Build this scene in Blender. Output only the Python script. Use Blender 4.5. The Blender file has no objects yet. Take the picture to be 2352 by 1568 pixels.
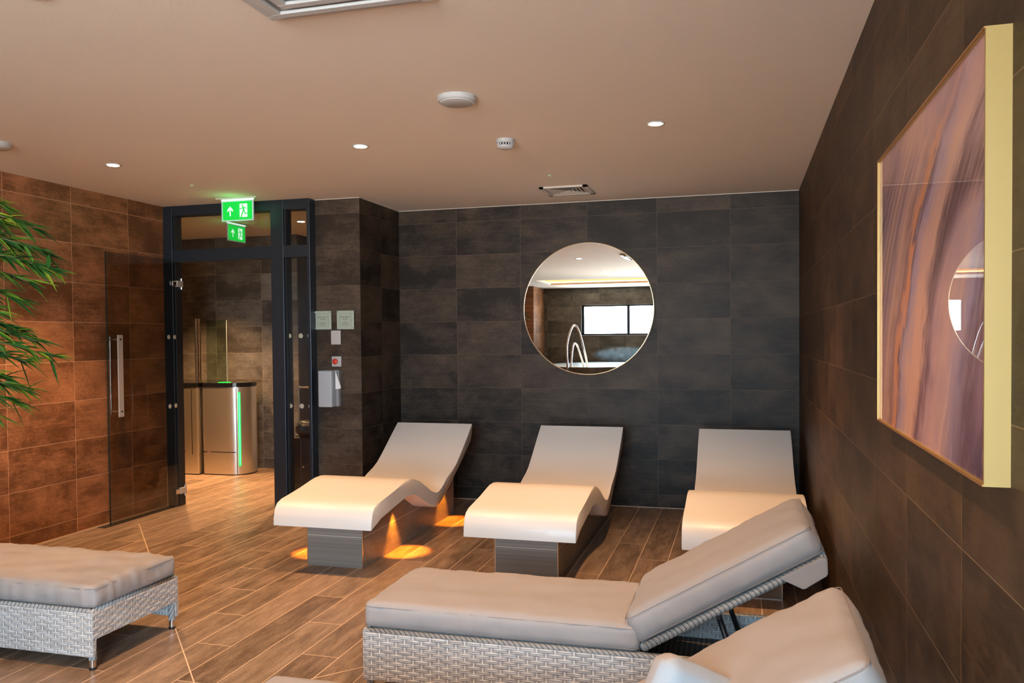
import bpy, bmesh, math, random
from math import sin, cos, pi, radians
from mathutils import Vector, Matrix, noise

C = bpy.context.scene.collection
S = bpy.context.scene
random.seed(7)

# ------------------------------------------------------------------ camera
cam_d = bpy.data.cameras.new('camera')
cam_d.sensor_width = 36.0
cam_d.lens = 1885.06 / 2352 * 36.0
cam_d.shift_y = 31.47 / 2352
cam_d.clip_start = 0.02
cam = bpy.data.objects.new('camera', cam_d)
C.objects.link(cam)
yaw, pit, rol = 0.2729, -0.0228, -0.0090
F = Vector((-sin(yaw) * cos(pit), cos(yaw) * cos(pit), sin(pit)))
R0 = Vector((cos(yaw), sin(yaw), 0)); U0 = R0.cross(F)
R = R0 * cos(rol) + U0 * sin(rol); U = -R0 * sin(rol) + U0 * cos(rol)
M = Matrix((R, U, -F)).transposed().to_4x4()
M.translation = (0, 0, 1.4743)
cam.matrix_world = M
S.camera = cam

# ------------------------------------------------------------------ daylight, exposure
w = bpy.data.worlds.new('world'); S.world = w
w.use_nodes = True
bg = w.node_tree.nodes['Background']
# bright overcast sky above, brighter lower half added to light the ceiling
_t = w.node_tree; _g = _t.nodes.new('ShaderNodeNewGeometry'); _x = _t.nodes.new('ShaderNodeSeparateXYZ')
_m = _t.nodes.new('ShaderNodeMapRange'); _m.inputs[1].default_value = -0.04; _m.inputs[2].default_value = 0.04
_r = _t.nodes.new('ShaderNodeMix'); _r.data_type = 'RGBA'
_t.links.new(_g.outputs['Incoming'], _x.inputs[0]); _t.links.new(_x.outputs[2], _m.inputs[0]); _t.links.new(_m.outputs[0], _r.inputs[0])
_r.inputs[6].default_value = (0.56, 0.79, 1.0, 1)     # looking up: sky
_r.inputs[7].default_value = (1.20, 1.23, 1.27, 1)      # looking down: brighter, added to throw light upwards
_t.links.new(_r.outputs[2], bg.inputs[0])
bg.inputs[1].default_value = 18.0
S.view_settings.view_transform = 'Standard'
S.view_settings.look = 'None'
S.view_settings.exposure = 0.98
S.view_settings.gamma = 1.0
S.view_settings.use_curve_mapping = False

def area(name, loc, rot, sx, sy, power, col, portal=False):
    l = bpy.data.lights.new(name, 'AREA'); l.shape = 'RECTANGLE'; l.size = sx; l.size_y = sy
    l.energy = power; l.color = col
    if portal: l.cycles.is_portal = True
    o = bpy.data.objects.new(name, l); o.location = loc; o.rotation_euler = rot; C.objects.link(o)
    return o
def spot(name, loc, power, col, ang=110, blend=0.6, rad=0.03, d=(0, 0, -1)):
    l = bpy.data.lights.new(name, 'SPOT'); l.energy = power; l.color = col
    l.spot_size = radians(ang); l.spot_blend = blend; l.shadow_soft_size = rad
    o = bpy.data.objects.new(name, l); o.location = loc
    o.rotation_euler = Vector(d).to_track_quat('-Z', 'Y').to_euler(); C.objects.link(o)
    return o

H = 2.639; XL = -4.894; XR = 0.451; YB = 7.053; YC = 6.24; XP = -3.05; YR = -4.3; YK = 8.23
WIN = (-3.50, -1.55, 1.57, 2.25)      # rear window: x0,x1,z0,z1
area('daylight_portal', ((WIN[0] + WIN[1]) / 2, YR - 0.14, (WIN[2] + WIN[3]) / 2), (radians(90), 0, 0), WIN[1] - WIN[0], WIN[3] - WIN[2], 1, (1, 1, 1), True)

XG, YG = -1.42, -1.60                 # added unseen step for daylight: glazed doors at y=YG right of x=XG
WN2 = (-1.34, 0.37, 0.06, 2.42)      # x0,x1,z0,z1
area('daylight_portal', ((WN2[0] + WN2[1]) / 2, YG - 0.14, (WN2[2] + WN2[3]) / 2), (radians(90), 0, 0), WN2[1] - WN2[0], WN2[3] - WN2[2], 1, (1, 1, 1), True)
WARM = (1.0, 0.56, 0.25)

# ------------------------------------------------------------------ node helper
class G:
    def __init__(s, name):
        s.m = bpy.data.materials.new(name); s.m.use_nodes = True
        s.t = s.m.node_tree; s.b = s.t.nodes['Principled BSDF']
        s.out = s.t.nodes['Material Output']
    def n(s, typ, **kw):
        x = s.t.nodes.new(typ)
        for k, v in kw.items(): setattr(x, k, v)
        return x
    def put(s, sock, v):
        if isinstance(v, bpy.types.NodeSocket): s.t.links.new(v, sock)
        elif v is not None:
            if hasattr(sock.default_value, '__len__') and not hasattr(v, '__len__'): v = (v, v, v)
            if hasattr(sock.default_value, '__len__') and len(sock.default_value) == 4 and len(v) == 3: v = (*v, 1)
            sock.default_value = v
    def math(s, op, a, b=None, c=None):
        x = s.n('ShaderNodeMath', operation=op)
        s.put(x.inputs[0], a); s.put(x.inputs[1], b) if b is not None else None
        if c is not None: s.put(x.inputs[2], c)
        return x.outputs[0]
    def xyz(s, v):
        x = s.n('ShaderNodeSeparateXYZ'); s.put(x.inputs[0], v); return x.outputs
    def vec(s, a, b, c):
        x = s.n('ShaderNodeCombineXYZ')
        for i, v in enumerate((a, b, c)): s.put(x.inputs[i], v)
        return x.outputs[0]
    def pos(s): return s.n('ShaderNodeNewGeometry').outputs['Position']
    def obj(s): return s.n('ShaderNodeTexCoord').outputs['Object']
    def noise(s, v, scale, det=4, rough=0.55, dist=0):
        x = s.n('ShaderNodeTexNoise'); s.put(x.inputs['Vector'], v)
        x.inputs['Scale'].default_value = scale; x.inputs['Detail'].default_value = det
        x.inputs['Roughness'].default_value = rough; x.inputs['Distortion'].default_value = dist
        return x.outputs[0]
    def white(s, v):
        x = s.n('ShaderNodeTexWhiteNoise'); s.put(x.inputs['Vector'], v); return x.outputs['Value']
    def ramp(s, f, stops, interp='LINEAR'):
        x = s.n('ShaderNodeValToRGB'); s.put(x.inputs[0], f); e = x.color_ramp.elements
        x.color_ramp.interpolation = interp
        while len(e) < len(stops): e.new(0.5)
        for i, (p, c) in enumerate(stops):
            e[i].position = p; e[i].color = (*c, 1) if len(c) == 3 else c
        return x.outputs[0]
    def mix(s, f, a, b, typ='MIX'):
        x = s.n('ShaderNodeMix', data_type='RGBA', blend_type=typ)
        s.put(x.inputs[0], f); s.put(x.inputs[6], a); s.put(x.inputs[7], b); return x.outputs[2]
    def mapr(s, v, a, b, c=0.0, d=1.0):
        x = s.n('ShaderNodeMapRange'); s.put(x.inputs[0], v)
        for i, q in enumerate((a, b, c, d)): x.inputs[i + 1].default_value = q
        return x.outputs[0]
    def bump(s, h, dist=0.002, st=1.0):
        x = s.n('ShaderNodeBump'); s.put(x.inputs['Height'], h); x.inputs['Distance'].default_value = dist
        x.inputs['Strength'].default_value = st; s.t.links.new(x.outputs[0], s.b.inputs['Normal'])
    def base(s, c): s.put(s.b.inputs['Base Color'], c)
    def rough(s, c): s.put(s.b.inputs['Roughness'], c)

def plain(name, c, rough=0.5, metal=0.0, spec=0.5, coat=0.0):
    g = G(name); g.base(c); g.rough(rough); g.b.inputs['Metallic'].default_value = metal
    g.b.inputs['Specular IOR Level'].default_value = spec
    g.b.inputs['Coat Weight'].default_value = coat
    # slight natural variation
    n = g.noise(g.obj(), 35, 3); g.rough(g.mapr(n, 0.3, 0.7, max(0, rough - 0.012), min(1, rough + 0.012)))
    return g.m
def emit(name, c, st):
    g = G(name); g.base((0, 0, 0)); g.put(g.b.inputs['Emission Color'], c); g.b.inputs['Emission Strength'].default_value = st
    return g.m

def tile_mat(name, axis, u0, dark, light, grout, v0=0.113, tw=0.6, th=0.3, gw=0.0028, src='pos', rough=0.42, spec=0.5):
    g = G(name); P = g.xyz(g.pos() if src == 'pos' else g.obj())
    u = g.math('SUBTRACT', P[axis], u0); v = g.math('SUBTRACT', P[2], v0)
    us = g.math('DIVIDE', u, tw); vs = g.math('DIVIDE', v, th)
    ci = g.math('FLOOR', us); ri = g.math('FLOOR', vs)
    fu = g.math('MULTIPLY', g.math('PINGPONG', us, 0.5), tw)
    fv = g.math('MULTIPLY', g.math('PINGPONG', vs, 0.5), th)
    gm = g.math('LESS_THAN', g.math('MINIMUM', fu, fv), gw * 0.5)
    rnd = g.white(g.vec(ci, ri, 3.7)); rnd2 = g.white(g.vec(ri, ci, 9.1))
    off = g.math('MULTIPLY', rnd, 37.0)
    pv = g.vec(g.math('MULTIPLY', u, 1.0), off, g.math('MULTIPLY', v, 1.7))
    big = g.noise(pv, 3.0, 7, 0.68, 0.15)
    fine = g.noise(g.vec(g.math('MULTIPLY', u, 1.0), off, g.math('MULTIPLY', v, 2.6)), 34, 6, 0.8)
    str_ = g.noise(g.vec(g.math('MULTIPLY', u, 0.6), off, g.math('MULTIPLY', v, 9.0)), 7, 5, 0.65)
    f = g.math('ADD', g.math('MULTIPLY', big, 0.62), g.math('MULTIPLY', str_, 0.18))
    f = g.math('ADD', f, g.math('MULTIPLY', fine, 0.36))
    f = g.math('SUBTRACT', f, 0.07)
    f = g.math('ADD', f, g.math('MULTIPLY', g.math('SUBTRACT', rnd2, 0.5), 0.12))
    f = g.mapr(f, 0.43, 0.68)
    col = g.mix(f, dark, light)
    col = g.mix(gm, col, grout)
    g.base(col); g.rough(g.mapr(fine, 0.3, 0.7, rough - 0.07, rough + 0.1))
    g.b.inputs['Specular IOR Level'].default_value = spec
    g.bump(g.math('SUBTRACT', g.math('MULTIPLY', fine, 0.25), g.math('MULTIPLY', gm, 1.0)), 0.0012)
    return g.m

BD, BL, BG = (0.014, 0.0080, 0.0044), (0.092, 0.060, 0.038), (0.125, 0.086, 0.056)
m_back = tile_mat('tile_back', 0, -2.489, BD, BL, BG, rough=.52, spec=.3)
m_side = tile_mat('tile_side', 1, 6.654, BD, BL, BG, rough=.5, spec=.3)
m_pier = tile_mat('tile_pier', 0, -2.0, (0.030, 0.019, 0.012), (0.125, 0.088, 0.060), BG, tw=40, spec=.35)
m_corr = tile_mat('tile_corridor', 0, -5.254, (0.060, 0.050, 0.042), (0.22, 0.195, 0.165), (0.30, 0.26, 0.21))
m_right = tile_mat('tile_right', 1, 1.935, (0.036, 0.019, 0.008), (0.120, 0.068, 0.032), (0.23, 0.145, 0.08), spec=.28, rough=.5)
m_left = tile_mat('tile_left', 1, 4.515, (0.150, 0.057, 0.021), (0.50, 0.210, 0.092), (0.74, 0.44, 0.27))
m_rear = tile_mat('tile_rear', 0, -2.489, (0.055, 0.044, 0.030), (0.20, 0.165, 0.12), (0.26, 0.21, 0.15))
m_base = tile_mat('tile_lounger_base', 1, 3.0, (0.13, 0.11, 0.09), (0.32, 0.28, 0.24), (0.6, 0.52, 0.42), v0=0.200, src='obj', tw=40, gw=0.004)

def floor_mat():
    g = G('floor_planks'); P = g.xyz(g.pos()); pw = 0.1895; pl = 1.2
    xs = g.math('DIVIDE', g.math('ADD', P[0], 2.173), pw); ci = g.math('FLOOR', xs)
    # k = 0 column spans -1.984..-1.794 and has its joint at y 3.397; columns to the left shift by +0.4
    ys = g.math('DIVIDE', g.math('SUBTRACT', g.math('ADD', P[1], g.math('MULTIPLY', g.math('SUBTRACT', ci, 1), 0.4)), 3.397), pl)
    ri = g.math('FLOOR', ys)
    fu = g.math('MULTIPLY', g.math('PINGPONG', xs, 0.5), pw)
    fv = g.math('MULTIPLY', g.math('PINGPONG', ys, 0.5), pl)
    d = g.math('MINIMUM', fu, fv)
    def seg(a, b):
        ax, ay = a; bx, by = b; L = math.hypot(bx - ax, by - ay); dx, dy = (bx - ax) / L, (by - ay) / L
        px = g.math('SUBTRACT', P[0], ax); py = g.math('SUBTRACT', P[1], ay)
        t = g.math('ADD', g.math('MULTIPLY', px, dx), g.math('MULTIPLY', py, dy))
        t = g.math('MINIMUM', g.math('MAXIMUM', t, 0.0), L)
        qx = g.math('SUBTRACT', px, g.math('MULTIPLY', t, dx)); qy = g.math('SUBTRACT', py, g.math('MULTIPLY', t, dy))
        return g.math('SQRT', g.math('ADD', g.math('MULTIPLY', qx, qx), g.math('MULTIPLY', qy, qy)))
    d2 = g.math('MINIMUM', seg((-4.66, 5.50), (-1.15, 1.82)), seg((-1.80, 3.155), (-0.30, 4.76)))
    gm = g.math('MAXIMUM', g.math('LESS_THAN', d, 0.0021), g.math('LESS_THAN', d2, 0.0030))
    rnd = g.white(g.vec(ci, ri, 1.3)); off = g.math('MULTIPLY', rnd, 53.0)
    grain = g.noise(g.vec(g.math('MULTIPLY', P[0], 5.0), g.math('MULTIPLY', P[1], 0.9), off), 3.6, 7, 0.72, 0.25)
    fine = g.noise(g.vec(g.math('MULTIPLY', P[0], 3.0), g.math('MULTIPLY', P[1], 1.6), off), 60, 5, 0.8)
    f = g.math('ADD', g.math('MULTIPLY', grain, 0.58), g.math('MULTIPLY', fine, 0.44))
    f = g.math('ADD', f, g.math('MULTIPLY', g.math('SUBTRACT', rnd, 0.5), 0.11))
    f = g.mapr(f, 0.40, 0.66)
    col = g.mix(f, (0.120, 0.072, 0.045), (0.41, 0.285, 0.200))
    spk = g.noise(g.vec(g.math('MULTIPLY', P[0], 1.6), P[1], off), 210, 2, 0.6)
    col = g.mix(g.math('MULTIPLY', g.mapr(spk, 0.62, 0.72), g.mapr(grain, .45, .6)), col, (0.62, 0.48, 0.36))
    col = g.mix(gm, col, (0.80, 0.60, 0.43))
    g.base(col); g.rough(g.mapr(fine, 0.3, 0.7, 0.32, 0.48))
    g.bump(g.math('SUBTRACT', g.math('MULTIPLY', grain, 0.2), gm), 0.0012)
    return g.m
m_floor = floor_mat()
g = G('ceiling_paint'); n = g.noise(g.pos(), 1.2, 3); g.base(g.mix(n, (0.77, 0.665, 0.56), (0.82, 0.71, 0.60))); g.rough(0.85)
g.bump(g.noise(g.pos(), 220, 2), 0.0005); m_ceil = g.m
m_white = plain('white_plastic', (0.50, 0.49, 0.475), 0.4)
m_vent = plain('vent_enamel', (0.62, 0.56, 0.48), 0.45)
m_dark = plain('unlit_dark', (0.015, 0.012, 0.010), 0.9)  # near-black colour put in for the shade of unlit passage and vent
m_frame = plain('anthracite_aluminium', (0.026, 0.033, 0.044), 0.30, 0.4)
m_frame_s = plain('black_gasket', (0.012, 0.013, 0.016), 0.5)
m_steel = plain('brushed_chrome', (0.72, 0.70, 0.68), 0.22, 1.0)
m_satin = plain('satin_aluminium', (0.50, 0.46, 0.44), 0.55, 0.4)
m_gold = plain('gold_leaf_frame', (0.44, 0.290, 0.095), 0.45, 0.3)
m_bronze = plain('bronze_edge', (0.42, 0.20, 0.06), 0.38, 0.5)
m_black = plain('black_plastic', (0.012, 0.012, 0.014), 0.35)
m_grey = plain('grey_plastic', (0.42, 0.46, 0.50), 0.38)
m_cream = plain('cream_shell', (0.76, 0.695, 0.63), 0.42, coat=0.1)
m_red = plain('red_button', (0.75, 0.05, 0.02), 0.35)
m_paper = plain('paper', (0.85, 0.86, 0.86), 0.8)
m_green = emit('green_sign_lit', (0.0, 0.62, 0.05), 0.62)
m_signw = emit('white_sign_lit', (0.78, 1.0, 0.84), 0.62)
m_signedge = plain('sign_acrylic_edge', (0.62, 0.74, 0.80), 0.3)
m_led = emit('green_led', (0.0, 0.75, 0.06), 1.1)
m_ledcore = emit('green_led_core', (0.10, 1.0, 0.28), 1.6)
m_lamp = emit('lamp_glow', (1.0, 0.70, 0.42), 60.0)
m_cove = emit('cove_led', (1.0, 0.50, 0.18), 5.0)
m_lens = emit('amber_lens', (1.0, 0.38, 0.04), 4.0)

def glass(name, tint, refl=1.0, rough=0.0):
    g = G(name); t = g.n('ShaderNodeBsdfTransparent'); t.inputs[0].default_value = (*tint, 1)
    gl = g.n('ShaderNodeBsdfGlossy'); gl.inputs['Roughness'].default_value = rough
    fr = g.n('ShaderNodeFresnel'); fr.inputs[0].default_value = 1.5
    mx = g.n('ShaderNodeMixShader'); ge = g.n('ShaderNodeNewGeometry')
    g.put(mx.inputs[0], g.math('MULTIPLY', g.math('MULTIPLY', fr.outputs[0], refl), g.math('SUBTRACT', 1.0, ge.outputs['Backfacing'])))
    g.t.links.new(t.outputs[0], mx.inputs[1]); g.t.links.new(gl.outputs[0], mx.inputs[2])
    g.t.links.new(mx.outputs[0], g.out.inputs[0]); return g.m
m_glass = glass('clear_glass', (0.86, 0.88, 0.86), 1.3)
m_smoke = glass('tinted_glass', (0.80, 0.79, 0.76), 1.4)
m_gedge = plain('glass_edge', (0.010, 0.022, 0.016), 0.15)
m_gedge_l = plain('glass_edge_light', (0.55, 0.62, 0.54), 0.15)
m_dot = plain('frosted_dot', (0.45, 0.42, 0.33), 0.6)
g = G('mirror_silver'); g.base((0.93, 0.95, 0.93)); g.rough(0.0); g.b.inputs['Metallic'].default_value = 1.0; m_mirror = g.m

def steel_brushed():
    g = G('brushed_steel'); P = g.xyz(g.obj())
    n = g.noise(g.vec(g.math('MULTIPLY', P[0], 40), g.math('MULTIPLY', P[1], 40), g.math('MULTIPLY', P[2], 1.5)), 3, 4)
    g.base((0.72, 0.655, 0.55)); g.b.inputs['Metallic'].default_value = 0.9
    g.rough(0.30); return g.m
m_bsteel = steel_brushed()

def fabric(name, c1, c2, scale=900, bumpd=0.0004):
    g = G(name); P = g.obj(); X = g.xyz(P)
    n = g.noise(P, 5, 4); n2 = g.noise(P, 90, 3)
    g.base(g.mix(n, c1, c2)); g.rough(0.62); g.b.inputs['Sheen Weight'].default_value = 0.15
    g.b.inputs['Specular IOR Level'].default_value = 0.35
    g.bump(g.math('ADD', g.noise(P, scale * .55, 2), n2), bumpd * .6); return g.m
m_taupe = fabric('taupe_polyester', (0.330, 0.290, 0.272), (0.385, 0.340, 0.318))
m_seam = plain('seam_piping', (0.27, 0.235, 0.22), 0.7)
m_linen = fabric('pale_linen', (0.30, 0.31, 0.325), (0.40, 0.41, 0.425), 1400, 0.0008)

SU, SV = 0.0370, 0.0162
def wicker_mat():
    g = G('grey_wicker'); P = g.xyz(g.obj()); u = g.math('ADD', P[0], P[1]); v = P[2]
    row = g.math('FLOOR', g.math('DIVIDE', v, SV)); fv = g.math('FRACT', g.math('DIVIDE', v, SV))
    us = g.math('DIVIDE', u, SU); ph = g.math('MULTIPLY', g.math('ADD', us, row), pi)
    over = g.math('MULTIPLY_ADD', g.math('COSINE', ph), 0.5, 0.5)
    prof = g.math('ABSOLUTE', g.math('SINE', g.math('MULTIPLY', fv, 2 * pi)))
    near = g.math('PINGPONG', us, 0.5)                      # 0 on a stake
    stake = g.math('MULTIPLY', g.math('LESS_THAN', near, 0.085), g.math('LESS_THAN', over, 0.5))
    rnd = g.white(g.vec(g.math('FLOOR', g.math('DIVIDE', u, SU * 2)), g.math('FLOOR', g.math('DIVIDE', v, SV * .5)), 0.5))
    n = g.noise(g.vec(g.math('MULTIPLY', u, 5), 0.3, g.math('MULTIPLY', v, 260)), 6, 3)
    col = g.mix(g.math('ADD', g.math('MULTIPLY', n, 0.6), g.math('MULTIPLY', rnd, 0.45)), (0.33, 0.305, 0.285), (0.80, 0.79, 0.78))
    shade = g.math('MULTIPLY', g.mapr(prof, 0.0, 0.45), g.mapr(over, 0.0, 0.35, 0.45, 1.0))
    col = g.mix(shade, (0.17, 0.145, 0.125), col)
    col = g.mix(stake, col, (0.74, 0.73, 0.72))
    h = g.math('MAXIMUM', g.math('MULTIPLY', over, prof), g.math('MULTIPLY', stake, 0.75))
    g.base(col); g.rough(0.45); g.bump(h, 0.003, 0.6); return g.m
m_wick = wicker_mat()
def wrap_mat():
    g = G('wicker_wrap'); P = g.xyz(g.obj()); u = g.math('ADD', g.math('ADD', P[0], P[1]), g.math('MULTIPLY', P[2], 0.7))
    s1 = g.math('MULTIPLY_ADD', g.math('SINE', g.math('MULTIPLY', u, 2 * pi / 0.0075)), 0.5, 0.5)
    s2 = g.math('GREATER_THAN', g.math('FRACT', g.math('DIVIDE', u, 0.022)), 0.26)
    n = g.noise(g.vec(g.math('MULTIPLY', u, 90), P[1], P[2]), 3, 3)
    col = g.mix(s2, (0.14, 0.14, 0.14), g.mix(n, (0.24, 0.24, 0.235), (0.50, 0.50, 0.49)))
    g.base(col); g.rough(0.45); g.bump(s1, 0.0016, .7); return g.m
m_wrap = wrap_mat()

def art_mat():
    g = G('agate_print'); P = g.xyz(g.pos())
    u = g.math('DIVIDE', g.math('SUBTRACT', 2.76, P[1]), 1.15); v = g.math('DIVIDE', g.math('SUBTRACT', P[2], 1.205), 0.79)
    v3 = g.math('MULTIPLY', g.math('MULTIPLY', v, v), v)
    curve = g.math('ADD', g.math('MULTIPLY_ADD', v, 0.22, 0.19), g.math('MULTIPLY', v3, 0.42))
    t0 = g.math('SUBTRACT', u, curve)
    wob = g.noise(g.vec(u, g.math('MULTIPLY', v, 1.0), 0.0), 3.2, 3)
    stk = g.noise(g.vec(g.math('MULTIPLY', t0, 14), g.math('MULTIPLY', v, 2.2), 4.0), 2.0, 6, 0.6, 0.5)
    brush = g.noise(g.vec(g.math('MULTIPLY', t0, 46), g.math('MULTIPLY', v, 7), 2.0), 1.0, 4, 0.6)
    t = g.math('ADD', t0, g.math('MULTIPLY', g.math('SUBTRACT', wob, 0.5), 0.26))
    t = g.math('ADD', t, g.math('MULTIPLY', g.math('SUBTRACT', brush, 0.5), 0.13))
    mauve, tan, lav, plum, dk, org = (0.28, 0.150, 0.165), (0.50, 0.275, 0.170), (0.29, 0.215, 0.26), (0.13, 0.055, 0.062), (0.07, 0.035, 0.05), (0.52, 0.20, 0.065)
    c = g.ramp(g.mapr(t, -0.7, 0.85), [(0.0, lav), (0.13, dk), (0.17, mauve), (0.25, tan), (0.31, mauve), (0.37, tan), (0.42, (0.22, 0.10, 0.08)), (0.445, org), (0.462, org), (0.475, plum),
        (0.50, lav), (0.56, tan), (0.61, tan), (0.65, plum), (0.69, (0.33, 0.19, 0.18)), (0.76, (0.48, 0.28, 0.20)), (0.82, lav), (0.88, plum), (0.94, mauve), (1.0, dk)])
    rings = g.math('MULTIPLY_ADD', g.math('SINE', g.math('MULTIPLY', t0, 105)), 0.5, 0.5)
    left = g.mapr(t, -0.30, -0.02, 1.0, 0.0)
    c = g.mix(g.math('MULTIPLY', g.math('MULTIPLY', rings, left), 0.62), c, (0.13, 0.06, 0.05))
    c = g.mix(g.math('MULTIPLY', g.mapr(stk, 0.45, 0.62), 0.55), c, g.mix(wob, lav, tan))
    ub = g.math('MULTIPLY', g.mapr(u, 0.62, 0.98), g.mapr(v, 0.32, 0.02))
    c = g.mix(g.math('MULTIPLY', ub, g.mapr(stk, 0.38, 0.5)), c, (0.055, 0.028, 0.05))
    ar = g.math('ABSOLUTE', g.math('SUBTRACT', g.math('ADD', v, g.math('MULTIPLY', g.math('POWER', g.math('ABSOLUTE', g.math('SUBTRACT', u, 0.93)), 2), 3.0)), 0.735))
    am = g.math('MULTIPLY', g.mapr(ar, 0.10, 0.03), g.mapr(u, 0.55, 0.68))
    c = g.mix(g.math('MULTIPLY', am, g.mapr(brush, 0.25, 0.55)), c, (0.11, 0.045, 0.04))
    top = g.mapr(v, 0.84, 0.93); c = g.mix(g.math('MULTIPLY', top, 0.75), c, g.mix(g.mapr(wob, 0.4, 0.6), mauve, (0.42, 0.23, 0.17)))
    c = g.mix(1.0, c, (1.80, 1.78, 2.10), 'MULTIPLY'); g.base(c); g.rough(0.5); g.b.inputs['Coat Weight'].default_value = 0.9; g.b.inputs['Coat Roughness'].default_value = 0.0
    g.b.inputs['Coat IOR'].default_value = 1.6
    return g.m
m_art = art_mat()

def leaf_mat():
    g = G('bamboo_leaf'); n = g.noise(g.obj(), 9, 3); r = g.n('ShaderNodeNewGeometry').outputs['Random Per Island']
    c = g.ramp(g.math('ADD', g.math('MULTIPLY', n, 0.4), g.math('MULTIPLY', r, 0.7)), [(0.15, (0.012, 0.060, 0.014)), (0.55, (0.035, 0.130, 0.022)), (0.76, (0.12, 0.25, 0.02)), (0.9, (0.42, 0.48, 0.03))])
    g.base(c); g.rough(0.38); return g.m
m_leaf = leaf_mat()
m_stem = plain('bamboo_stem', (0.10, 0.085, 0.03), 0.5)
m_pot = plain('planter_grey', (0.06, 0.06, 0.062), 0.5)
g = G('foaming_water'); n = g.noise(g.pos(), 14, 5); g.base(g.mix(n, (0.55, 0.72, 0.75), (0.95, 0.98, 0.98))); g.rough(0.25); g.bump(n, 0.02); m_water = g.m

# ------------------------------------------------------------------ geometry helpers
def new_obj(name, bm, mat, parent=None, smooth=False, recalc=True):
    if recalc: bmesh.ops.recalc_face_normals(bm, faces=bm.faces)
    me = bpy.data.meshes.new(name); bm.to_mesh(me); bm.free()
    mats = mat if isinstance(mat, (list, tuple)) else [mat]
    for m in mats: me.materials.append(m)
    if smooth:
        for p in me.polygons: p.use_smooth = True
    o = bpy.data.objects.new(name, me); C.objects.link(o)
    if parent: o.parent = parent
    return o
def sharpen(o, ang=35):
    try: o.data.set_sharp_from_angle(angle=radians(ang))
    except Exception: pass
    return o
def thing(name, label, cat, loc=(0, 0, 0), rz=0, group=None):
    o = bpy.data.objects.new(name, None); C.objects.link(o); o.empty_display_size = 0.1
    o.location = loc; o.rotation_euler = (0, 0, rz)
    o['label'] = label; o['category'] = cat
    if group: o['group'] = group
    return o
def tag(o, label, cat, group=None, kind=None):
    o['label'] = label; o['category'] = cat
    if group: o['group'] = group
    if kind: o['kind'] = kind
    return o
def struct(o): o['kind'] = 'structure'; return o
def B(): return bmesh.new()
def box(bm, a, b, mi=0):
    x0, y0, z0 = a; x1, y1, z1 = b
    vs = [bm.verts.new(p) for p in ((x0, y0, z0), (x1, y0, z0), (x1, y1, z0), (x0, y1, z0), (x0, y0, z1), (x1, y0, z1), (x1, y1, z1), (x0, y1, z1))]
    for f in ((0, 3, 2, 1), (4, 5, 6, 7), (0, 1, 5, 4), (1, 2, 6, 5), (2, 3, 7, 6), (3, 0, 4, 7)):
        q = bm.faces.new([vs[i] for i in f]); q.material_index = mi
    return vs
def rbox(bm, a, b, r=0.004, seg=2):
    t = B(); box(t, a, b); bmesh.ops.bevel(t, geom=t.edges[:], offset=r, segments=seg, affect='EDGES', profile=0.5)
    merge(bm, t)
def merge(bm, t, mat=None):
    if mat is not None: bmesh.ops.transform(t, matrix=mat, verts=t.verts)
    me = bpy.data.meshes.new('tmp'); t.to_mesh(me); t.free(); bm.from_mesh(me); bpy.data.meshes.remove(me)
def prism(bm, poly, d0, d1, axes='yzx'):
    """poly in 2D; axes: first two letters are polygon axes, third the extrusion axis"""
    ax = {'x': 0, 'y': 1, 'z': 2}
    def P(p, d):
        v = [0, 0, 0]; v[ax[axes[0]]] = p[0]; v[ax[axes[1]]] = p[1]; v[ax[axes[2]]] = d; return v
    A = [bm.verts.new(P(p, d0)) for p in poly]; Bv = [bm.verts.new(P(p, d1)) for p in poly]
    n = len(poly)
    bm.faces.new(A); bm.faces.new(Bv[::-1])
    for i in range(n): bm.faces.new((A[i], Bv[i], Bv[(i + 1) % n], A[(i + 1) % n]))
def cyl(bm, c, r, h, n=32, axis='z', r2=None):
    r2 = r if r2 is None else r2
    M_ = Matrix.Translation(c)
    if axis == 'y': M_ = M_ @ Matrix.Rotation(radians(-90), 4, 'X')
    if axis == 'x': M_ = M_ @ Matrix.Rotation(radians(90), 4, 'Y')
    t = B(); bmesh.ops.create_cone(t, cap_ends=True, cap_tris=False, segments=n, radius1=r, radius2=r2, depth=h, matrix=Matrix.Translation((0, 0, h / 2)))
    merge(bm, t, M_)
def lathe(bm, prof, c, n=40, flip=False):
    rings = []
    for r, z in prof:
        rings.append([bm.verts.new((c[0] + r * cos(2 * pi * i / n), c[1] + r * sin(2 * pi * i / n), c[2] + z)) for i in range(n)])
    for a, b in zip(rings, rings[1:]):
        for i in range(n): bm.faces.new((a[i], a[(i + 1) % n], b[(i + 1) % n], b[i]))
    bm.faces.new(rings[0][::-1]); bm.faces.new(rings[-1])
def tube(bm, pts, r, n=10, closed=False):
    pts = [Vector(p) for p in pts]; rings = []; N = len(pts); up = None
    for i, p in enumerate(pts):
        if closed: d = (pts[(i + 1) % N] - pts[i - 1]).normalized()
        else: d = (pts[min(i + 1, N - 1)] - pts[max(i - 1, 0)]).normalized()
        if up is None: up = Vector((0, 0, 1)) if abs(d.z) < 0.9 else Vector((1, 0, 0))
        a = d.cross(up)
        if a.length < 1e-4: a = d.cross(Vector((1, 0.1, 0)))
        a.normalize(); b = a.cross(d).normalized(); up = b
        rr = r[i] if isinstance(r, (list, tuple)) else r
        rings.append([bm.verts.new(p + (a * cos(2 * pi * k / n) + b * sin(2 * pi * k / n)) * rr) for k in range(n)])
    rng = N if closed else N - 1
    for i in range(rng):
        A, Q = rings[i], rings[(i + 1) % N]
        for k in range(n): bm.faces.new((A[k], A[(k + 1) % n], Q[(k + 1) % n], Q[k]))
    if not closed: bm.faces.new(rings[0][::-1]); bm.faces.new(rings[-1])
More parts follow.
